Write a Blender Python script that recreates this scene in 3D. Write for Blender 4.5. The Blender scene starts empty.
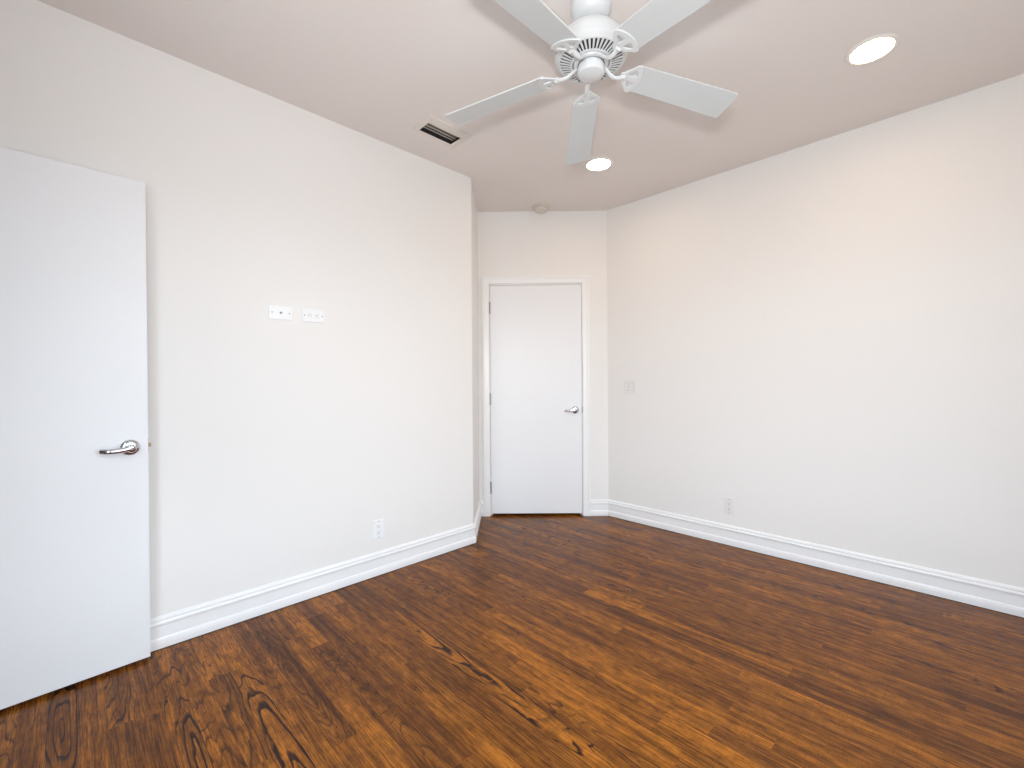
import bpy, bmesh, math, random
from mathutils import Vector, Matrix
PI = math.pi
S = bpy.context.scene
COL = S.collection

# ------------------------------------------------------------------ camera
# room frame: x = distance from the left wall, y = along the left wall (0 at its outer corner), z up
cam = bpy.data.cameras.new('camera'); camo = bpy.data.objects.new('camera', cam); COL.objects.link(camo)
cr = Vector((0.70134426, 0.71278896, -0.00693753)); cu = Vector((0.0016656, 0.00809375, 0.99996586)); cw = Vector((-0.71282077, 0.70133187, -0.00448928))
M = Matrix.Identity(4)
for i in range(3):
    M[i][0] = cr[i]; M[i][1] = cu[i]; M[i][2] = -cw[i]
M[0][3], M[1][3], M[2][3] = 2.53187609, -2.08349052, 1.18279
camo.matrix_world = M
cam.sensor_width = 36; cam.lens = 443.6347 * 36 / 1024; cam.clip_start = .02
S.camera = camo

# ------------------------------------------------------------------ world, daylight, exposure
XN, YN, YR, H = 3.55, -2.70, 1.2595, 2.685       # near wall x, entry wall y, right wall y, ceiling height
w = bpy.data.worlds.new('daylight'); S.world = w; w.use_nodes = True
nt = w.node_tree; nt.nodes.clear()
tc = nt.nodes.new('ShaderNodeTexCoord'); sp = nt.nodes.new('ShaderNodeSeparateXYZ'); rp = nt.nodes.new('ShaderNodeValToRGB')
bg = nt.nodes.new('ShaderNodeBackground'); wo = nt.nodes.new('ShaderNodeOutputWorld')
nt.links.new(tc.outputs['Generated'], sp.inputs[0])
mr = nt.nodes.new('ShaderNodeMapRange'); mr.inputs['From Min'].default_value = -1; mr.inputs['From Max'].default_value = 1
nt.links.new(sp.outputs['Z'], mr.inputs['Value']); nt.links.new(mr.outputs[0], rp.inputs[0]); nt.links.new(rp.outputs[0], bg.inputs[0]); nt.links.new(bg.outputs[0], wo.inputs[0])
e = rp.color_ramp.elements
e[0].position = 0; e[0].color = (.24, .25, .26, 1)
e[1].position = 1; e[1].color = (.62, .80, 1.0, 1)
q = e.new(.48); q.color = (.26, .28, .30, 1)
q = e.new(.53); q.color = (.84, .93, 1.0, 1)
bg.inputs[1].default_value = 6.0
WINDOWS = [  # centre, size (w, h), facing
    ('y', -1.25, 1.32, 2.1, 1.9),      # in wall_near (x = XN), centre y, centre z, width, height
    ('x', 2.05, 1.32, 1.5, 1.9),       # in wall_entry (y = YN)
]
for ax, c, cz, ww, hh in WINDOWS:        # sky portals: they only steer the world's own light through the openings
    l = bpy.data.lights.new('window_portal', 'AREA'); l.shape = 'RECTANGLE'; l.size = ww; l.size_y = hh; l.cycles.is_portal = True
    o = bpy.data.objects.new('window_portal', l); COL.objects.link(o)
    if ax == 'y':
        o.location = (XN + .13, c, cz); o.rotation_euler = (PI / 2, 0, PI / 2)
    else:
        o.location = (c, YN - .13, cz); o.rotation_euler = (-PI / 2, 0, 0)
fl = bpy.data.lights.new('photographers_flash', 'SPOT'); fl.energy = 92; fl.color = (1.0, .98, .96); fl.spot_size = math.radians(125); fl.spot_blend = 1; fl.shadow_soft_size = .06
flo = bpy.data.objects.new('photographers_flash', fl); COL.objects.link(flo)
flo.location = (2.62, -2.20, 1.40)
flo.rotation_euler = (Vector((1.35, -.42, 2.75)) - flo.location).to_track_quat('-Z', 'Y').to_euler()
vs = S.view_settings; vs.view_transform = 'Standard'; vs.look = 'None'; vs.exposure = 0.35; vs.gamma = 1; vs.use_curve_mapping = False
S.cycles.use_denoising = True; S.cycles.max_bounces = 12; S.cycles.diffuse_bounces = 8; S.cycles.sample_clamp_indirect = 8

# ------------------------------------------------------------------ materials
def mat(name, col, rough=.5, metal=0, emit=None, estr=0, bump=None, coat=0, spec=.5):
    m = bpy.data.materials.new(name); m.use_nodes = True; n = m.node_tree; b = n.nodes['Principled BSDF']
    b.inputs['Base Color'].default_value = (*col, 1); b.inputs['Roughness'].default_value = rough; b.inputs['Metallic'].default_value = metal
    b.inputs['Specular IOR Level'].default_value = spec; b.inputs['Coat Weight'].default_value = coat
    if emit: b.inputs['Emission Color'].default_value = (*emit, 1); b.inputs['Emission Strength'].default_value = estr
    t = n.nodes.new('ShaderNodeTexCoord'); z = n.nodes.new('ShaderNodeTexNoise'); z.inputs['Scale'].default_value = bump[0] if bump else 40
    z.inputs['Detail'].default_value = 3
    n.links.new(t.outputs['Object'], z.inputs['Vector'])
    bp = n.nodes.new('ShaderNodeBump'); bp.inputs['Strength'].default_value = bump[1] if bump else .01; bp.inputs['Distance'].default_value = .002
    n.links.new(z.outputs['Fac'], bp.inputs['Height']); n.links.new(bp.outputs[0], b.inputs['Normal'])
    return m
M_WALL = mat('wall_paint', (.80, .79, .775), .55, bump=(60, .06), spec=.3)
M_CEIL = mat('ceiling_paint', (.775, .735, .712), .8, bump=(50, .08), spec=.2)
M_TRIM = mat('trim_paint', (.84, .845, .85), .3)
M_DOOR = mat('door_paint', (.785, .795, .812), .38, bump=(25, .03))
M_FAN = mat('fan_white', (.66, .69, .705), .3)
M_BLADE = mat('fan_blade_white', (.60, .64, .65), .4)
M_DARK = mat('motor_dark', (.03, .03, .035), .6)
M_CHROME = mat('polished_chrome', (.62, .64, .68), .09, metal=1)
M_HINGE = mat('hinge_nickel', (.30, .30, .30), .35, metal=1)
M_BRASS = mat('latch_bronze', (.25, .17, .10), .35, metal=1)
M_PLATE = mat('plate_white', (.86, .87, .88), .25)
M_SEAM_SHADE = mat('switch_seam_shade', (.50, .49, .48), .5)  # thin shadow around each rocker, painted as a darker frame colour
M_IVORY = mat('plate_ivory', (.765, .76, .75), .3)
M_SLOT = mat('slot_dark', (.06, .06, .06), .6)
M_VENT = mat('vent_cream', (.73, .69, .645), .45)
M_DUCT = mat('duct_dark', (.018, .015, .013), .7)
M_LOUV = mat('louver_grey', (.34, .32, .29), .5)
M_LENS = mat('lamp_lens', (.9, .9, .9), .4, emit=(1, .70, .42), estr=40)
M_CAN = mat('can_trim', (.78, .76, .73), .4)
M_SMOKE = mat('detector_plastic', (.68, .635, .57), .4)
M_FRAME = mat('window_frame_paint', (.8, .8, .8), .35)
M_GAP = mat('floor_joint', (.03, .018, .012), .7)

# ------------------------------------------------------------------ helpers
def link(name, bm, m, parent=None, smooth=False, bevel=0, seg=2):
    me = bpy.data.meshes.new(name)
    bmesh.ops.recalc_face_normals(bm, faces=bm.faces)
    bm.to_mesh(me); bm.free()
    me.materials.append(m)
    o = bpy.data.objects.new(name, me); COL.objects.link(o)
    if parent: o.parent = parent
    if smooth:
        for p in me.polygons: p.use_smooth = True
    if bevel:
        b = o.modifiers.new('bevel', 'BEVEL'); b.width = bevel; b.segments = seg; b.limit_method = 'ANGLE'; b.angle_limit = math.radians(35)
    return o
def auto_smooth(o, ang=35):
    me = o.data
    bm = bmesh.new(); bm.from_mesh(me)
    for e in bm.edges:
        if len(e.link_faces) == 2 and e.calc_face_angle(0) > math.radians(ang): e.smooth = False
    for f in bm.faces: f.smooth = True
    bm.to_mesh(me); bm.free(); return o
def tag(o, label, cat=None, group=None, kind=None):
    o['label'] = label
    if cat: o['category'] = cat
    if group: o['group'] = group
    if kind: o['kind'] = kind
    return o
def empty(name, loc, rz=0):
    o = bpy.data.objects.new(name, None); COL.objects.link(o); o.location = loc; o.rotation_euler = (0, 0, rz); o.empty_display_size = .1
    return o
def box(bm, x0, x1, y0, y1, z0, z1, mx=None):
    vs = [bm.verts.new((x, y, z)) for x in (x0, x1) for y in (y0, y1) for z in (z0, z1)]
    for f in ((0, 1, 3, 2), (4, 6, 7, 5), (0, 4, 5, 1), (2, 3, 7, 6), (0, 2, 6, 4), (1, 5, 7, 3)):
        bm.faces.new([vs[i] for i in f])
    if mx:
        for v in vs: v.co = mx @ v.co
    return vs
def prism(bm, pts, z0, z1):
    lo = [bm.verts.new((x, y, z0)) for x, y in pts]; hi = [bm.verts.new((x, y, z1)) for x, y in pts]; n = len(pts)
    bm.faces.new(lo[::-1]); bm.faces.new(hi)
    for i in range(n): bm.faces.new((lo[i], lo[(i + 1) % n], hi[(i + 1) % n], hi[i]))
def lathe(bm, prof, n=48, mx=None, cap=True):
    rings = []
    for r, z in prof:
        rings.append([bm.verts.new((r * math.cos(2 * PI * i / n), r * math.sin(2 * PI * i / n), z)) for i in range(n)])
    for a, b in zip(rings, rings[1:]):
        for i in range(n): bm.faces.new((a[i], a[(i + 1) % n], b[(i + 1) % n], b[i]))
    if cap:
        bm.faces.new(rings[0][::-1]); bm.faces.new(rings[-1])
    if mx:
        for r in rings:
            for v in r: v.co = mx @ v.co
def tube(bm, pts, radii, n=10, flat=1.0, up=Vector((0, 0, 1))):
    rings = []
    for i, p in enumerate(pts):
        p = Vector(p); d = (Vector(pts[min(i + 1, len(pts) - 1)]) - Vector(pts[max(i - 1, 0)])).normalized()
        s = d.cross(up).normalized(); u = s.cross(d).normalized(); r = radii[i] if isinstance(radii, (list, tuple)) else radii
        rings.append([bm.verts.new(p + s * (r * math.cos(2 * PI * k / n)) + u * (r * flat * math.sin(2 * PI * k / n))) for k in range(n)])
    for a, b in zip(rings, rings[1:]):
        for k in range(n): bm.faces.new((a[k], a[(k + 1) % n], b[(k + 1) % n], b[k]))
    bm.faces.new(rings[0][::-1]); bm.faces.new(rings[-1])
def plate_cells(bm, us, vs_, holes, mk):
    """slab with rectangular holes: cells of a grid of cuts, minus the holes"""
    for a, b in zip(us, us[1:]):
        for c, d in zip(vs_, vs_[1:]):
            m_ = ((a + b) / 2, (c + d) / 2)
            if any(h[0] < m_[0] < h[1] and h[2] < m_[1] < h[3] for h in holes): continue
            mk(bm, a, b, c, d)
    bmesh.ops.remove_doubles(bm, verts=bm.verts, dist=1e-5)
    seen = {}
    for f in list(bm.faces):
        k = tuple(round(x, 4) for x in f.calc_center_median()); seen.setdefault(k, []).append(f)
    bmesh.ops.delete(bm, geom=[f for fs in seen.values() if len(fs) > 1 for f in fs], context='FACES_ONLY')

# ------------------------------------------------------------------ floor: one board per face, its own tone and ring pattern
def floor_material():
    m = bpy.data.materials.new('stained_oak_boards'); m.use_nodes = True; n = m.node_tree; L = n.links; N = n.nodes
    b = N['Principled BSDF']
    def nd(t, **k):
        x = N.new(t)
        for a, v in k.items(): setattr(x, a, v)
        return x
    def mth(op, a, b_=None, c=None, clamp=False):
        x = nd('ShaderNodeMath', operation=op, use_clamp=clamp)
        for i, v in enumerate((a, b_, c)):
            if v is None: continue
            if isinstance(v, (int, float)): x.inputs[i].default_value = v
            else: L.new(v, x.inputs[i])
        return x.outputs[0]
    def vec(a, b_, c):
        x = nd('ShaderNodeCombineXYZ')
        for i, v in enumerate((a, b_, c)):
            if isinstance(v, (int, float)): x.inputs[i].default_value = v
            else: L.new(v, x.inputs[i])
        return x.outputs[0]
    def noise(v, scale=1, detail=2, rough=.5):
        x = nd('ShaderNodeTexNoise'); x.inputs['Scale'].default_value = scale; x.inputs['Detail'].default_value = detail; x.inputs['Roughness'].default_value = rough
        L.new(v, x.inputs['Vector']); return x.outputs['Fac']
    def mrange(v, a, b_, c, d, smooth=True):
        x = nd('ShaderNodeMapRange'); x.interpolation_type = 'SMOOTHSTEP' if smooth else 'LINEAR'
        L.new(v, x.inputs['Value'])
        for i, q in enumerate((a, b_, c, d)): x.inputs[i + 1].default_value = q
        return x.outputs[0]
    def mix(f, a, b_, mode='MIX'):
        x = nd('ShaderNodeMix', data_type='RGBA', blend_type=mode)
        if isinstance(f, (int, float)): x.inputs[0].default_value = f
        else: L.new(f, x.inputs[0])
        for i, v in ((6, a), (7, b_)):
            if isinstance(v, tuple): x.inputs[i].default_value = (*v, 1)
            else: L.new(v, x.inputs[i])
        return x.outputs[2]
    uv = nd('ShaderNodeUVMap', uv_map='board'); su = nd('ShaderNodeSeparateXYZ'); L.new(uv.outputs[0], su.inputs[0])
    u, v = su.outputs[0], su.outputs[1]               # metres across / along the board
    a1 = nd('ShaderNodeAttribute', attribute_name='ring'); s1 = nd('ShaderNodeSeparateXYZ'); L.new(a1.outputs['Vector'], s1.inputs[0])
    a2 = nd('ShaderNodeAttribute', attribute_name='tone'); s2 = nd('ShaderNodeSeparateXYZ'); L.new(a2.outputs['Vector'], s2.inputs[0])
    c, v0, k = s1.outputs; tone, lines, seed = s2.outputs
    sd = mth('MULTIPLY', seed, 37.0)
    nb = noise(vec(mth('MULTIPLY', u, 13), mth('MULTIPLY', v, 2.2), sd), 1, 2)            # slow warp of the rings
    nm = noise(vec(mth('MULTIPLY', u, 52), mth('MULTIPLY', v, 13), sd), 1, 2)             # wiggle
    uu = mth('ADD', mth('SUBTRACT', u, c), mth('MULTIPLY', mth('SUBTRACT', nm, .5), .005))
    dd = mth('ADD', mth('MULTIPLY', mth('SUBTRACT', v, v0), k), mth('MULTIPLY', mth('SUBTRACT', nb, .5), .085))
    dd = mth('ADD', dd, mth('MULTIPLY', mth('SUBTRACT', nm, .5), .007))
    r = mth('SQRT', mth('ADD', mth('MULTIPLY', uu, uu), mth('MULTIPLY', dd, dd)))
    ph = mth('ADD', mth('DIVIDE', r, mth('ADD', .0062, mth('MULTIPLY', lines, .0068))), sd)
    g = mth('FRACT', ph)
    # growth-ring line: sharp start, soft fade; some rings fainter than others
    ringid = noise(vec(mth('FLOOR', ph), sd, 0.0), .73, 0)
    wid = mth('MULTIPLY', mrange(ringid, .35, .65, .14, .42, False), mrange(lines, .2, 1.0, .6, 1.05, False))
    ln = mth('MULTIPLY', mth('SUBTRACT', 1.0, mth('DIVIDE', g, wid), clamp=True), mrange(g, 0.0, .05, 0.0, 1.0), clamp=True)
    ln = mth('POWER', ln, .5)
    patch = noise(vec(mth('MULTIPLY', u, 18), mth('MULTIPLY', v, 5), mth('ADD', sd, 9.0)), 1, 2)
    ln = mth('MULTIPLY', mth('MULTIPLY', ln, lines), mrange(patch, .30, .50, .3, 1.0), clamp=True)
    # fine pore streaks and broad streaks along the board
    p1 = noise(vec(mth('MULTIPLY', u, 620), mth('MULTIPLY', v, 16), sd), 1, 1)
    p2 = noise(vec(mth('MULTIPLY', u, 190), mth('MULTIPLY', v, 3.5), sd), 1, 3, .6)
    p3 = noise(vec(mth('MULTIPLY', u, 34), mth('MULTIPLY', v, 1.6), mth('ADD', sd, 4.0)), 1, 3, .6)
    p4 = noise(vec(mth('MULTIPLY', u, 30), mth('MULTIPLY', v, 14), mth('ADD', sd, 2.0)), 1, 4, .65)
    cross = noise(vec(mth('MULTIPLY', u, 25), mth('MULTIPLY', v, 300), sd), 1, 1)
    base = mix(tone, (.105, .030, .009), (.57, .185, .016))
    base = mix(mrange(p3, .30, .70, 0, 1), mix(.55, base, (.055, .019, .009)), mix(.28, base, (.60, .225, .035)))
    base = mix(mrange(p4, .35, .75, 0, .55), base, (.045, .016, .008))
    st = mth('MULTIPLY', mrange(p2, .50, .64, 0, 1), mrange(lines, .1, .7, .62, .30, False))
    base = mix(st, base, (.024, .009, .004))
    base = mix(mth('MULTIPLY', mrange(p1, .48, .62, 0, 1), .55), base, (.024, .009, .004))
    base = mix(mth('MULTIPLY', mrange(cross, .5, .7, 0, 1), .22), base, (.04, .018, .01))
    base = mix(mth('MULTIPLY', ln, .93), base, (.016, .009, .008))
    edge = mrange(mth('ABSOLUTE', u), .0364, .0374, 0, .55)
    base = mix(edge, base, (.02, .01, .007))
    L.new(base, b.inputs['Base Color'])
    gn = nd('ShaderNodeNewGeometry'); rr = noise(gn.outputs['Position'], 2.3, 3)
    L.new(mrange(rr, .3, .7, .17, .27, False), b.inputs['Roughness'])
    b.inputs['IOR'].default_value = 1.5; b.inputs['Specular IOR Level'].default_value = .11
    b.inputs['Coat Weight'].default_value = .0
    hgt = mth('SUBTRACT', 0.0, mth('ADD', mth('MULTIPLY', ln, .6), mth('ADD', mth('MULTIPLY', p1, .3), edge)))
    wav = noise(gn.outputs['Position'], 9, 2)
    bp = nd('ShaderNodeBump'); bp.inputs['Strength'].default_value = .22; bp.inputs['Distance'].default_value = .0012
    L.new(hgt, bp.inputs['Height'])
    bp2 = nd('ShaderNodeBump'); bp2.inputs['Strength'].default_value = .25; bp2.inputs['Distance'].default_value = .004
    L.new(wav, bp2.inputs['Height']); L.new(bp.outputs[0], bp2.inputs['Normal'])
    L.new(bp2.outputs[0], b.inputs['Normal'])
    return m
BW, BP = .0748, -1.939
def build_floor():
    rnd = random.Random(11)
    bm = bmesh.new(); uvl = bm.loops.layers.uv.new('board')
    ring = bm.faces.layers.float_vector.new('ring'); tl = bm.faces.layers.float_vector.new('tone')
    X0, X1 = -.62, XN + .02
    # boards whose figure is easy to recognise: row -> (x start, x end, c, x of ring centre, slope, tone, line strength, seed)
    hero = {
        13: [(.62, 1.95, -.004, .70, .095, .74, 1.5, .31)],
        4: [(.42, 1.45, -.004, 1.25, .10, .62, 1.5, .77)],
        1: [(.0, 1.60, .012, .95, .09, .58, 1.3, .12)],
        -1: [(.02, .475, -.030, .10, .16, .55, 1.1, .55), (.475, 2.2, .20, 0, .02, .45, .35, .8)],
        -3: [(.0, 1.1, .0, .34, .10, .55, 1.3, .91)],
        -5: [(.0, .9, .01, .62, .10, .45, .9, .44)],
        16: [(.95, 2.25, .25, 0, .02, .86, .25, .2)],
        17: [(.4, 1.79, .02, 1.3, .08, .42, .7, .66), (1.79, 3.0, .20, 0, .03, 1.0, .2, .37)],
        12: [(.35, 2.0, .16, .4, .02, .30, .5, .83)],
        14: [(.2, 1.35, .20, 0, .02, .34, .3, .15), (1.35, 2.8, .012, 2.0, .09, .60, .9, .63)],
    }
    n0 = int(math.floor((YN - .05 - BP) / BW)); n1 = int(math.ceil((YR + .02 - BP) / BW))
    for row in range(n0, n1 + 1):
        y0, y1 = BP + row * BW, BP + (row + 1) * BW
        y1 = min(y1, YR + .02); y0 = max(y0, YN - .05)
        if y1 - y0 < .002: continue
        segs = []
        hs = sorted(hero.get(row, []))
        x = X0 - rnd.random() * .8
        while x < X1:
            h = next((h for h in hs if abs(h[0] - x) < 1e-6), None)
            if h: segs.append(h); x = h[1]; continue
            ln = rnd.choice((.55, .8, 1.1, 1.4, 1.7)) * (.8 + .4 * rnd.random()); xe = x + ln
            for h in hs:
                if x < h[0] <= xe: xe = h[0]
            flat = rnd.random() < .33
            tone = min(1, max(.15, rnd.gauss(.46, .20)))
            if flat: segs.append((x, xe, rnd.uniform(-.02, .02), x + rnd.uniform(-.2, ln + .2), rnd.uniform(.05, .14), tone, rnd.uniform(.55, 1), rnd.random()))
            else: segs.append((x, xe, rnd.choice((-1, 1)) * rnd.uniform(.06, .3), x, rnd.uniform(.0, .03), tone, rnd.uniform(.2, .6), rnd.random()))
            x = xe
        for (a, b_, c, v0, k, tone, lines, seed) in segs:
            a, b_ = max(a, X0), min(b_, X1)
            if b_ - a < .004: continue
            yc = BP + (row + .5) * BW
            f = bm.faces.new([bm.verts.new(p) for p in ((a, y0, 0), (b_, y0, 0), (b_, y1, 0), (a, y1, 0))])
            for l in f.loops: l[uvl].uv = (l.vert.co.y - yc, l.vert.co.x)
            f[ring] = (c, v0, k); f[tl] = (tone, lines, seed)
    # underside so the floor is a slab
    z = -.03
    b0, b1, c0, c1 = X0, X1, YN - .05, YR + .02
    lo = [bm.verts.new(p) for p in ((b0, c0, z), (b0, c1, z), (b1, c1, z), (b1, c0, z))]; bm.faces.new(lo)
    hi = [bm.verts.new((v.co.x, v.co.y, -.0005)) for v in lo]
    for i in range(4): bm.faces.new((lo[i], hi[i], hi[(i + 1) % 4], lo[(i + 1) % 4]))
    me = bpy.data.meshes.new('floor'); bm.to_mesh(me); bm.free(); me.materials.append(floor_material())
    o = bpy.data.objects.new('floor', me); COL.objects.link(o)
    return tag(o, 'dark stained oak strip floor with bold black grain figure', 'floor', kind='structure')
build_floor()

# ------------------------------------------------------------------ walls and ceiling
BX, BY = -.4675, .4550                 # recess corner
RX = .3370                             # where the slanted door wall meets the right wall
s2 = math.sqrt(.5)
TH = .12
def wall_left():
    bm = bmesh.new(); r = .022; pts = [(0, YN)]
    # outer corner of 135 degrees, rounded (bullnose)
    t = r * math.tan(PI / 8)
    c = Vector((-r, -t))
    for i in range(7):
        a = PI / 4 * i / 6; pts.append((c.x + r * math.cos(a), c.y + r * math.sin(a)))
    pts += [(BX, BY), (BX - TH * s2, BY - TH * s2), (-TH, -.05), (-TH, YN)]
    prism(bm, pts, 0, H + .02)
    o = link('wall_left', bm, M_WALL); auto_smooth(o, 20)
    return tag(o, 'long white painted wall with the two upper plates, turning at a rounded corner', 'wall', kind='structure')
wall_left()
DIR = Vector((s2, s2)); BV = Vector((BX, BY)); LEN = (RX - BX) / s2
MB = Matrix.Translation((BX, BY, 0)) @ Matrix.Rotation(PI / 4, 4, 'Z')   # local x along the slanted wall, local +y away from the room
S0, S1, DT = .103, .909, 2.034          # closed door slab edges and top
bm = bmesh.new()
plate_cells(bm, [-.05, S0 - .004, S1 + .004, LEN + .05], [0, DT + .004, H + .02], [(S0 - .004, S1 + .004, 0, DT + .004)],
            lambda b, x0, x1, z0, z1: box(b, x0, x1, 0, TH, z0, z1))
o = link('wall_back', bm, M_WALL); o.matrix_world = MB
tag(o, 'short slanted white wall holding the closed door', 'wall', kind='structure')
bm = bmesh.new(); box(bm, S0 - .1, S1 + .1, TH + .001, TH + .02, -.02, DT + .1)
o = link('wall_behind_door', bm, M_DUCT); o.matrix_world = MB
tag(o, 'dark closet backing behind the closed door', 'wall', kind='structure')
bm = bmesh.new(); box(bm, RX, XN + TH, YR, YR + TH, 0, H + .02)
tag(link('wall_right', bm, M_WALL), 'wide white painted wall with the switch plate and one low outlet', 'wall', kind='structure')
# near wall (x = XN) and entry wall (y = YN) with window openings and the doorway of the open door
ax, c, cz, ww, hh = WINDOWS[0]; wy = (c - ww / 2, c + ww / 2, cz - hh / 2, cz + hh / 2)
bm = bmesh.new()
plate_cells(bm, [YN, wy[0], wy[1], YR + TH], [0, wy[2], wy[3], H + .02], [wy], lambda b, y0, y1, z0, z1: box(b, XN, XN + TH, y0, y1, z0, z1))
tag(link('wall_near', bm, M_WALL), 'white wall with the wide window, opposite the long left wall', 'wall', kind='structure')
ax, c, cz, ww, hh = WINDOWS[1]; wx = (c - ww / 2, c + ww / 2, cz - hh / 2, cz + hh / 2)
DX0, DX1 = .118, .93
bm = bmesh.new()
plate_cells(bm, [-TH, DX0 - .003, DX1, wx[0], wx[1], XN + TH], [0, wx[2], 2.05, wx[3], H + .02], [wx, (DX0 - .003, DX1, 0, 2.05)],
            lambda b, x0, x1, z0, z1: box(b, x0, x1, YN - TH, YN, z0, z1))
tag(link('wall_entry', bm, M_WALL), 'white wall behind the camera with the doorway and a window', 'wall', kind='structure')
bm = bmesh.new()
for a in ((-.12, -.02, YN - 1.3, YN - TH, 0, 2.5), (1.3, 1.4, YN - 1.3, YN - TH, 0, 2.5), (-.12, 1.4, YN - 1.4, YN - 1.3, 0, 2.5), (-.12, 1.4, YN - 1.4, YN - TH, 2.5, 2.55)): box(bm, *a)
tag(link('wall_hallway', bm, M_WALL), 'white hallway walls beyond the open doorway', 'wall', kind='structure')
bm = bmesh.new(); box(bm, -.12, 1.4, YN - 1.4, YN - .05, -.03, -.001)
tag(link('floor_hallway', bm, mat('hall_boards', (.12, .05, .022), .3)), 'brown hallway floor beyond the open doorway', 'floor', kind='structure')
VX0, VX1, VY0, VY1 = .272, .372, -.619, -.386       # duct opening
bm = bmesh.new()
plate_cells(bm, [-.75, VX0, VX1, XN + TH], [YN - TH, VY0, VY1, YR + TH], [(VX0, VX1, VY0, VY1)], lambda b, x0, x1, y0, y1: box(b, x0, x1, y0, y1, H, H + .1))
tag(link('ceiling', bm, M_CEIL), 'flat painted ceiling carrying the fan and two recessed lights', 'ceiling', kind='structure')
# windows: frame, sash bars
def window(idx, ax, c, cz, ww, hh, label):
    root = empty('window_%d' % idx, (XN + .06, c, cz - hh / 2) if ax == 'y' else (c, YN - .06, cz - hh / 2), PI / 2 if ax == 'y' else 0)
    tag(root, label, 'window', kind='structure')
    bm = bmesh.new(); t = .045
    for a in ((-ww / 2, -ww / 2 + t, 0, hh), (ww / 2 - t, ww / 2, 0, hh), (-ww / 2 + t, ww / 2 - t, 0, t), (-ww / 2 + t, ww / 2 - t, hh - t, hh)): box(bm, a[0], a[1], -.03, .03, a[2], a[3])
    link('window_frame', bm, M_FRAME, root)
    bm = bmesh.new(); box(bm, -.02, .02, -.02, .02, t, hh - t); link('mullion', bm, M_FRAME, root)
window(1, *WINDOWS[0], 'wide white framed window lighting the long left wall')
window(2, *WINDOWS[1], 'white framed window in the entry wall behind the camera')

# ------------------------------------------------------------------ baseboards and casing
PROF = [(0, 0), (.017, 0), (.0185, .020), (.0185, .036), (.016, .044), (.011, .048), (.011, .098), (.0125, .100), (.0125, .103), (.0175, .106), (.0195, .111), (.018, .117),
        (.012, .121), (.013, .125), (.0135, .130), (.010, .136), (.004, .141), (0, .142)]
def baseboard(name, path, label):
    """room side is to the right of the path direction"""
    bm = bmesh.new(); P = [Vector(p) for p in path]; rings = []
    for i, p in enumerate(P):
        ns = []
        for a, b_ in ((i - 1, i), (i, i + 1)):
            if a >= 0 and b_ < len(P): d = (P[b_] - P[a]).normalized(); ns.append(Vector((d.y, -d.x)))
        m_ = sum(ns, Vector((0, 0))); m_.normalize(); m_ = m_ / m_.dot(ns[0])
        rings.append([bm.verts.new((p.x + m_.x * d, p.y + m_.y * d, z + .0015)) for d, z in PROF])
    n = len(PROF)
    for a, b_ in zip(rings, rings[1:]):
        for i in range(n): bm.faces.new((a[i], b_[i], b_[(i + 1) % n], a[(i + 1) % n]))
    bm.faces.new(rings[0]); bm.faces.new(rings[-1][::-1])
    # dark joint line between board and floor
    o = link(name, bm, M_TRIM); auto_smooth(o, 28)
    return tag(o, label, 'baseboard', kind='structure')
CL0, CR1 = S0 - .066, S1 + .066         # casing outer edges along the slanted wall
pa = BV + DIR * CL0; pb = BV + DIR * CR1
baseboard('baseboard_left', [(0, YN), (0, 0), (BX, BY), tuple(pa)], 'tall white moulded baseboard along the long left wall')
baseboard('baseboard_right', [tuple(pb), (RX, YR), (XN, YR)], 'tall white moulded baseboard along the right wall')
baseboard('baseboard_near', [(XN, YR), (XN, YN), (DX1 + .07, YN)], 'white baseboard along the window walls')
def sweep_gap(name, path, label):
    bm = bmesh.new()
    for (x0, y0), (x1, y1) in zip(path, path[1:]):
        d = Vector((x1 - x0, y1 - y0)); l = d.length; d.normalize()
        mx = Matrix.Translation((x0, y0, 0)) @ Matrix.Rotation(math.atan2(d.y, d.x), 4, 'Z')
        box(bm, 0, l, -.0215, -.016, .0002, .0028, mx)
    return tag(link(name, bm, M_GAP), label, 'trim', kind='structure')
sweep_gap('trim_1', [(0, YN), (0, -.01)], 'thin dark joint between floor and left baseboard')
sweep_gap('trim_2', [(RX + .01, YR), (XN, YR)], 'thin dark joint between floor and right baseboard')
# door casing (mitred, stepped profile)
def casing(name, s0, s1, top, wd, mx, label, side=-1):
    bm = bmesh.new()
    prof = [(0, 0), (0, .010), (.006, .013), (.040, .015), (.046, .019), (wd - .004, .019), (wd, .016), (wd, 0)]  # (outward from opening, thickness)
    path = [(s0, 0), (s0, top), (s1, top), (s1, 0)]; outs = [(-1, 0), (-1, 1), (1, 1), (1, 0)]
    rings = [[bm.verts.new((x + ox * d, side * t, z + oz * d)) for d, t in prof] for (x, z), (ox, oz) in zip(path, outs)]
    n = len(prof)
    for a, b_ in zip(rings, rings[1:]):
        for i in range(n): bm.faces.new((a[i], b_[i], b_[(i + 1) % n], a[(i + 1) % n]))
    bm.faces.new(rings[0]); bm.faces.new(rings[-1][::-1])
    o = link(name, bm, M_TRIM); o.matrix_world = mx
    return tag(o, label, 'door casing', kind='structure')
casing('trim_3', S0 - .0065, S1 + .0065, DT + .016, .060, MB, 'white moulded casing around the closed door')
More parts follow.
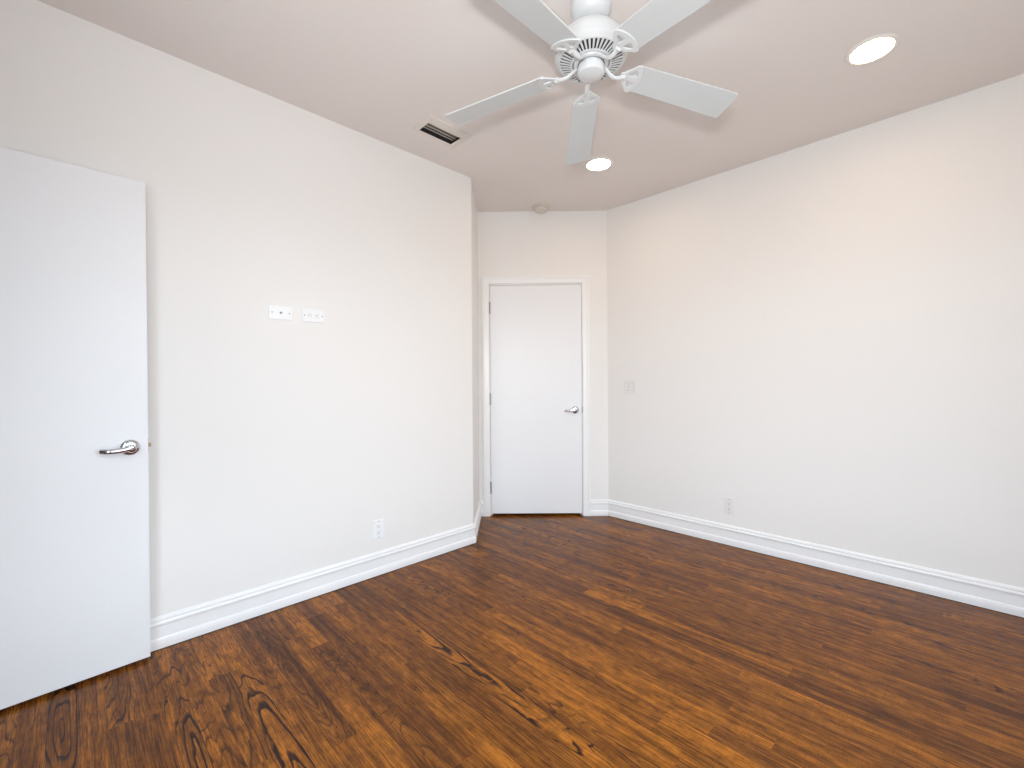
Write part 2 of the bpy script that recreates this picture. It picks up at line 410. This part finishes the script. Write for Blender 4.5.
# ------------------------------------------------------------------ doors
def lever(parent, x, z, d=-1, y=0.0, point=-1):
    """rose and lever on the face at local y, standing out towards -y; the grip points to local -x"""
    bm = bmesh.new(); mx = Matrix.Translation((x, y, z)) @ Matrix.Rotation(PI / 2, 4, 'X')
    lathe(bm, [(.031, 0), (.0325, .002), (.0325, .006), (.030, .010), (.024, .0135), (.016, .015)], 40, mx)
    rose = link('handle_rose', bm, M_CHROME, parent); auto_smooth(rose, 40)
    bm = bmesh.new(); lathe(bm, [(.0125, .012), (.0125, .038), (.0165, .042), (.0165, .052), (.013, .056), (.004, .057)], 28, mx)
    pts = []; rad = []
    for i in range(15):
        t = i / 14
        pts.append((x + point * (.004 + .090 * t), y - (.048 + .004 * math.sin(t * PI) - .010 * max(0, t - .75) * 4), z - .004 * math.sin(t * PI) - .004 * t)); rad.append(.0095 - .0020 * t)
    tube(bm, pts, rad, 12, 1.25)
    lv = link('lever', bm, M_CHROME, parent); auto_smooth(lv, 50)
    bm = bmesh.new(); lathe(bm, [(.006, .055), (.006, .059), (.003, .060)], 20, mx); link('lock_button', bm, M_HINGE, lv)
    return rose
# closed door in the slanted wall: local frame MB
d1 = empty('door_1', (0, 0, 0)); d1.matrix_world = MB @ Matrix.Translation((S0, 0, 0))
tag(d1, 'closed flat white door in the slanted wall, lever handle on its right edge', 'door', kind='structure')
SW = S1 - S0
bm = bmesh.new(); box(bm, 0, SW, -.001, .034, .021, DT); link('slab', bm, M_DOOR, d1, bevel=.0015)
bm = bmesh.new()   # jamb: closes the gap behind the slab
for a in ((-.0035, -.0022, .0, TH, 0, DT + .003), (SW + .0022, SW + .0035, 0, TH, 0, DT + .003), (-.0022, SW + .0022, 0, TH, DT + .0022, DT + .0035)): box(bm, *a)
link('jamb', bm, M_TRIM, d1)
bm = bmesh.new()
for a in ((-.0020, .012, .036, .048, 0, DT - .012), (SW - .012, SW + .0020, .036, .048, 0, DT - .012), (-.0020, SW + .0020, .036, .048, DT - .012, DT + .0020)): box(bm, *a)
link('door_stop', bm, M_TRIM, d1)
for z in (1.837, 1.034, .252):
    bm = bmesh.new(); mx = Matrix.Translation((-.0015, -.0075, z - .05))
    lathe(bm, [(.003, -.004), (.0065, 0), (.0065, .032), (.0058, .033), (.0065, .034), (.0065, .066), (.0058, .067), (.0065, .068), (.0065, .1), (.003, .104)], 14, mx)
    link('hinge', bm, M_HINGE, d1)
lever(d1, SW - .060, .933, y=-.001)
bm = bmesh.new(); box(bm, SW + .0008, SW + .006, -.0145, -.0065, .905, .965); link('strike_plate', bm, M_HINGE, d1)
# open door against the left wall: local x runs from hinge to free edge, local -y is the face turned to the room
dd = Vector((-.04262, .99909)); free = Vector((.0822, -1.8630)); DW = .812
hinge = free - dd * DW
d2 = empty('door_2', (hinge.x, hinge.y, 0), math.atan2(dd.y, dd.x))
tag(d2, 'flat white door standing open against the left wall, lever handle facing the room', 'door', kind='structure')
bm = bmesh.new(); box(bm, 0, DW, 0, .035, .015, 2.045); link('slab', bm, M_DOOR, d2, bevel=.0015)
lever(d2, DW - .060, .920)
bm = bmesh.new(); box(bm, DW + .0003, DW + .0015, .006, .029, .893, .950); box(bm, DW, DW + .011, .010, .025, .915, .930); link('latch', bm, M_BRASS, d2, bevel=.001)
for z in (1.837, 1.034, .252):
    bm = bmesh.new(); lathe(bm, [(.003, -.004), (.0065, 0), (.0065, .1), (.003, .104)], 14, Matrix.Translation((-.006, -.004, z - .05))); link('hinge', bm, M_HINGE, d2)
casing('trim_4', DX0 - .006, DX1 + .006, 2.055, .055, Matrix.Translation((0, YN, 0)), 'white moulded casing around the open doorway', side=1)

# ------------------------------------------------------------------ electrical plates
def wallmx(px, py, pz, rz):   # local x to the right seen from the room, local -y towards the room
    return Matrix.Translation((px, py, pz)) @ Matrix.Rotation(rz, 4, 'Z')
def screw(root, x, z, m=M_HINGE):
    bm = bmesh.new(); lathe(bm, [(.0032, 0), (.0032, .0012), (.0015, .0018)], 12, Matrix.Translation((x, -.0058, z)) @ Matrix.Rotation(PI / 2, 4, 'X')); return link('screw', bm, m, root)
def duplex(mx, label, horizontal=False, M_PLATE=M_PLATE):
    root = bpy.data.objects.new('wall_outlet', None); COL.objects.link(root); root.matrix_world = mx @ (Matrix.Rotation(PI / 2, 4, 'Y') if horizontal else Matrix.Identity(4)); root.empty_display_size = .05
    tag(root, label, 'outlet')
    bm = bmesh.new(); box(bm, -.036, .036, -.006, 0, -.0585, .0585); link('cover_plate', bm, M_PLATE, root, bevel=.003, seg=3)
    bm = bmesh.new(); box(bm, -.0172, .0172, -.0085, -.0055, -.0345, .0345); rc = link('receptacle', bm, M_PLATE, root, bevel=.002)
    for c_ in (-.019, .019):
        bm = bmesh.new()
        box(bm, -.0075, -.0055, -.0089, -.0084, c_ - .001, c_ + .0075); box(bm, .0055, .0075, -.0089, -.0084, c_ - .001, c_ + .0065)
        lathe(bm, [(.0026, 0), (.0026, .0005)], 12, Matrix.Translation((0, -.0084, c_ - .008)) @ Matrix.Rotation(PI / 2, 4, 'X'))
        link('socket', bm, M_SLOT, rc)
    screw(root, 0, .048); screw(root, 0, -.048)
    return root
LW = PI / 2      # on the left wall: room is +x, so local -y -> +x
duplex(wallmx(0, -1.139, 1.558, LW), 'horizontal white outlet high on the left wall, right of the blank plate', horizontal=True)
duplex(wallmx(0, -.759, .281, LW), 'vertical white outlet low on the left wall just above the baseboard')
duplex(wallmx(1.3535, YR, .281, 0), 'vertical white outlet low on the right wall just above the baseboard', M_PLATE=M_IVORY)
root = empty('cable_plate', (0, 0, 0)); root.matrix_world = wallmx(0, -1.3075, 1.557, LW) @ Matrix.Rotation(PI / 2, 4, 'Y')
tag(root, 'horizontal white cable plate with one small jack, high on the left wall', 'wall plate')
bm = bmesh.new(); box(bm, -.036, .036, -.006, 0, -.0585, .0585); link('cover_plate', bm, M_PLATE, root, bevel=.003, seg=3)
bm = bmesh.new(); lathe(bm, [(.0062, 0), (.0062, .003), (.0048, .003), (.0048, .009), (.002, .009)], 18, Matrix.Translation((0, -.006, 0)) @ Matrix.Rotation(PI / 2, 4, 'X')); link('coax_jack', bm, M_HINGE, root)
screw(root, 0, .042); screw(root, 0, -.042)
root = empty('light_switch', (0, 0, 0)); root.matrix_world = wallmx(.556, YR, 1.136, 0)
tag(root, 'white double switch plate on the right wall near the closed door', 'switch')
bm = bmesh.new(); box(bm, -.058, .058, -.006, 0, -.0585, .0585); link('cover_plate', bm, M_IVORY, root, bevel=.003, seg=3)
for x in (-.023, .023):
    bm = bmesh.new(); box(bm, x - .0165, x + .0165, -.0075, -.0055, -.0335, .0335); f_ = link('rocker_frame', bm, M_SEAM_SHADE, root, bevel=.001)
    bm = bmesh.new(); vs_ = box(bm, x - .0145, x + .0145, -.0095, -.007, -.031, .031)
    for v_ in vs_:
        if v_.co.z > 0 and v_.co.y < -.009: v_.co.y += .002
        if v_.co.z < 0 and v_.co.y < -.009: v_.co.y -= .002
    link('rocker', bm, M_IVORY, root, bevel=.001)

# ------------------------------------------------------------------ ceiling vent
VCX, VCY = (VX0 + VX1) / 2, (VY0 + VY1) / 2
root = empty('ceiling_vent', (VCX, VCY, H)); tag(root, 'cream metal air vent with dark slots in the ceiling near the left wall', 'vent')
bm = bmesh.new(); ix, iy = (VX1 - VX0) / 2, (VY1 - VY0) / 2
def frame_ring(bm, a, b_):   # loops of (x0, x1, y0, y1, z)
    A = [bm.verts.new((a[i], a[j], a[4])) for i, j in ((1, 3), (0, 3), (0, 2), (1, 2))]
    B = [bm.verts.new((b_[i], b_[j], b_[4])) for i, j in ((1, 3), (0, 3), (0, 2), (1, 2))]
    for i in range(4): bm.faces.new((A[i], A[(i + 1) % 4], B[(i + 1) % 4], B[i]))
O_ = (.246 - VCX, .437 - VCX, -.652 - VCY, -.349 - VCY)
def grow(b_, g, z): return (b_[0] + g, b_[1] - g, b_[2] + g, b_[3] - g, z)
I_ = (-ix, ix, -iy, iy)
loops = [grow(O_, 0, 0), grow(O_, 0, -.003), grow(O_, .010, -.0055), grow(I_, -.012, -.0095), grow(I_, -.010, -.006), grow(I_, -.003, -.0065), grow(I_, .0005, -.004), grow(I_, .0005, .0)]
for a, b_ in zip(loops, loops[1:]): frame_ring(bm, a, b_)
link('frame', bm, M_VENT, root)
bm = bmesh.new()
frame_ring(bm, grow(I_, .001, -.003), grow(I_, .001, .08))
box(bm, -ix, ix, -iy, iy, .08, .085); link('duct', bm, M_DUCT, root)
for x, wd_ in ((-.027, .0035), (-.002, .0050), (.026, .0065)):
    bm = bmesh.new(); box(bm, -wd_, wd_, -iy + .002, iy - .002, -.0007, .0007, Matrix.Translation((x, 0, .013)) @ Matrix.Rotation(math.radians(-38), 4, 'Y')); link('louver', bm, M_LOUV, root)

# ------------------------------------------------------------------ recessed lights, smoke detector
for x, y, lab in ((2.243, .515, 'lit recessed ceiling light over the wide right side, the larger in view'), (.769, .507, 'lit recessed ceiling light near the fan and the closed door')):
    root = empty('recessed_light', (x, y, H)); tag(root, lab, 'ceiling light', 'recessed ceiling lights')
    bm = bmesh.new(); lathe(bm, [(.100, 0), (.100, -.002), (.095, -.006), (.086, -.008), (.080, -.006), (.079, -.001)], 48, cap=False); auto_smooth(link('trim_ring', bm, M_CAN, root), 40)
    bm = bmesh.new(); lathe(bm, [(.0785, -.001), (.077, -.003), (.05, -.006), (.02, -.0075), (.001, -.008)], 48); auto_smooth(link('lens', bm, M_LENS, root), 60)
root = empty('smoke_detector', (-.005, .775, H)); tag(root, 'small round smoke detector on the ceiling above the closed door', 'smoke detector')
bm = bmesh.new(); lathe(bm, [(.078, 0), (.078, -.005), (.074, -.007), (.058, -.008), (.052, -.012)], 40); auto_smooth(link('base_plate', bm, M_SMOKE, root), 30)
bm = bmesh.new(); lathe(bm, [(.050, -.011), (.056, -.014), (.055, -.030), (.048, -.038), (.030, -.041), (.028, -.046), (.004, -.048)], 40); auto_smooth(link('cover', bm, M_SMOKE, root), 30)
bm = bmesh.new()
for i in range(16):
    box(bm, .0545, .0562, -.004, .004, -.026, -.019, Matrix.Rotation(2 * PI * i / 16, 4, 'Z'))
link('sensor_slots', bm, M_LOUV, root)

# ------------------------------------------------------------------ ceiling fan
FX, FY, ZH = 1.5026, -.6203, 2.431
fan = empty('ceiling_fan', (FX, FY, 0)); tag(fan, 'white five bladed ceiling fan with vented motor housing', 'ceiling fan')
bm = bmesh.new(); lathe(bm, [(.078, H), (.080, H - .008), (.080, H - .028), (.076, H - .046), (.066, H - .062), (.050, H - .073), (.030, H - .076)], 56); auto_smooth(link('canopy', bm, M_FAN, fan), 30)
bm = bmesh.new(); lathe(bm, [(.030, H - .076), (.030, 2.570), (.036, 2.565), (.036, 2.55)], 32); auto_smooth(link('downrod', bm, M_FAN, fan), 40)
bm = bmesh.new(); lathe(bm, [(.034, 2.560), (.060, 2.558), (.092, 2.552), (.114, 2.541), (.128, 2.524), (.136, 2.502), (.1395, 2.474), (.1415, 2.466), (.1415, 2.461), (.138, 2.457), (.1285, 2.450), (.1265, 2.4480)], 72, cap=False); auto_smooth(link('motor_housing', bm, M_FAN, fan), 30)
bm = bmesh.new(); lathe(bm, [(.130, 2.4545), (.078, 2.4445), (.050, 2.444)], 64, cap=False); link('motor_core', bm, M_DARK, fan)
bm = bmesh.new()
NR = 44
for i in range(NR):
    a = 2 * PI * i / NR; mx = Matrix.Rotation(a, 4, 'Z')
    p = [(.078, -.0027, 2.4365), (.078, .0027, 2.4365), (.1275, .0046, 2.4485), (.1275, -.0046, 2.4485)]
    lo = [bm.verts.new(mx @ Vector(q_)) for q_ in p]; hi = [bm.verts.new(mx @ Vector((q_[0], q_[1], q_[2] + .0022))) for q_ in p]
    bm.faces.new(lo); bm.faces.new(hi[::-1])
    for j in range(4): bm.faces.new((lo[j], hi[j], hi[(j + 1) % 4], lo[(j + 1) % 4]))
lathe(bm, [(.080, 2.441), (.081, 2.436), (.078, 2.4345), (.073, 2.435), (.072, 2.441)], 64, cap=False)
lathe(bm, [(.1275, 2.454), (.1285, 2.449), (.1255, 2.4470), (.122, 2.4465), (.1215, 2.452)], 64, cap=False)
link('vent_grille', bm, M_FAN, fan)
bm = bmesh.new(); lathe(bm, [(.055, 2.450), (.069, 2.449), (.069, 2.436), (.066, 2.431), (.054, 2.430)], 56, cap=False)
lathe(bm, [(.0545, 2.45), (.0545, 2.432)], 56, cap=False); auto_smooth(link('flywheel', bm, M_FAN, fan), 30)
bm = bmesh.new(); lathe(bm, [(.046, 2.452), (.046, 2.428), (.0515, 2.427), (.0525, 2.422), (.0525, 2.402), (.049, 2.394), (.042, 2.3905), (.012, 2.389), (.010, 2.3885), (.003, 2.388)], 56); auto_smooth(link('switch_housing', bm, M_FAN, fan), 30)
DROOP, PITCH = .107, math.radians(12)
def blade_bm():
    bm = bmesh.new(); out = []
    r0, r1, w0, w1 = .178, .642, .0575, .0665
    def corner(cx, cy, r, a0, a1, n=6):
        for i in range(n + 1):
            a = a0 + (a1 - a0) * i / n; out.append((cx + r * math.cos(a), cy + r * math.sin(a)))
    corner(r0 + .015, -w0 + .015, .015, PI, 1.5 * PI); corner(r1 - .012, -w1 + .012, .012, 1.5 * PI, 2 * PI)
    corner(r1 - .012, w1 - .012, .012, 0, .5 * PI); corner(r0 + .015, w0 - .015, .015, .5 * PI, PI)
    prism(bm, out, .0, .0055); return bm
def bracket_bm():
    bm = bmesh.new(); outer = []
    # fan-shaped plate: narrow at the arm, wide bowed outer edge
    for x, y in ((.128, -.012), (.140, -.018), (.156, -.034), (.170, -.050), (.182, -.0605), (.192, -.062), (.199, -.055), (.208, -.038), (.2135, -.019), (.2155, 0)):
        outer.append((x, y))
    outer += [(x, -y) for x, y in outer[-2::-1]]
    def loop(pts):
        v_ = [bm.verts.new((x, y, -.0065)) for x, y in pts]; return [bm.edges.new((v_[i], v_[(i + 1) % len(v_)])) for i in range(len(v_))]
    eds = loop(outer)
    for s_ in (-1, 1):
        hole = [(.160, s_ * .011), (.172, s_ * .010), (.193, s_ * .013), (.1945, s_ * .020), (.190, s_ * .033), (.184, s_ * .041), (.178, s_ * .038), (.168, s_ * .026), (.160, s_ * .016)]
        eds += loop(hole)
    bmesh.ops.triangle_fill(bm, edges=eds, use_beauty=True)
    res_ = bmesh.ops.extrude_face_region(bm, geom=list(bm.faces))
    for v_ in [g_ for g_ in res_['geom'] if isinstance(g_, bmesh.types.BMVert)]: v_.co.z += .006
    return bm
def arm_bm(k):
    """arm from the flywheel, dipping then rising into its bracket, in the fan's own frame turned by the blade angle"""
    bm = bmesh.new()
    pts = []; rad = []
    for i in range(13):
        t = i / 12; r = .060 + .088 * t
        z = 2.432 - .018 * math.sin(PI * min(1, t * 1.1)) - (t ** 1.5) * (ZH * 0 + .026)
        pts.append((r, .006 * math.sin(PI * t), z)); rad.append(.0085 + .003 * t * t)
    tube(bm, pts, rad, 12, .72)
    return bm
A0 = math.radians(59.9)
for k in range(5):
    a = A0 + k * 2 * PI / 5
    if k == 2: a -= math.radians(1.5)
    R_ = Matrix.Rotation(a, 4, 'Z')
    T = Matrix.Translation((0, 0, ZH)) @ R_ @ Matrix.Rotation(math.atan(DROOP), 4, 'Y') @ Matrix.Rotation(-PITCH, 4, 'X')
    b_ = blade_bm(); o = link('blade', b_, M_BLADE, fan, bevel=.0015); o.matrix_local = T
    b_ = arm_bm(k); ir = link('blade_iron', b_, M_FAN, fan); auto_smooth(ir, 50); ir.matrix_local = R_
    b_ = bracket_bm(); br = link('bracket_plate', b_, M_FAN, ir, bevel=.0012); br.matrix_local = R_.inverted() @ T
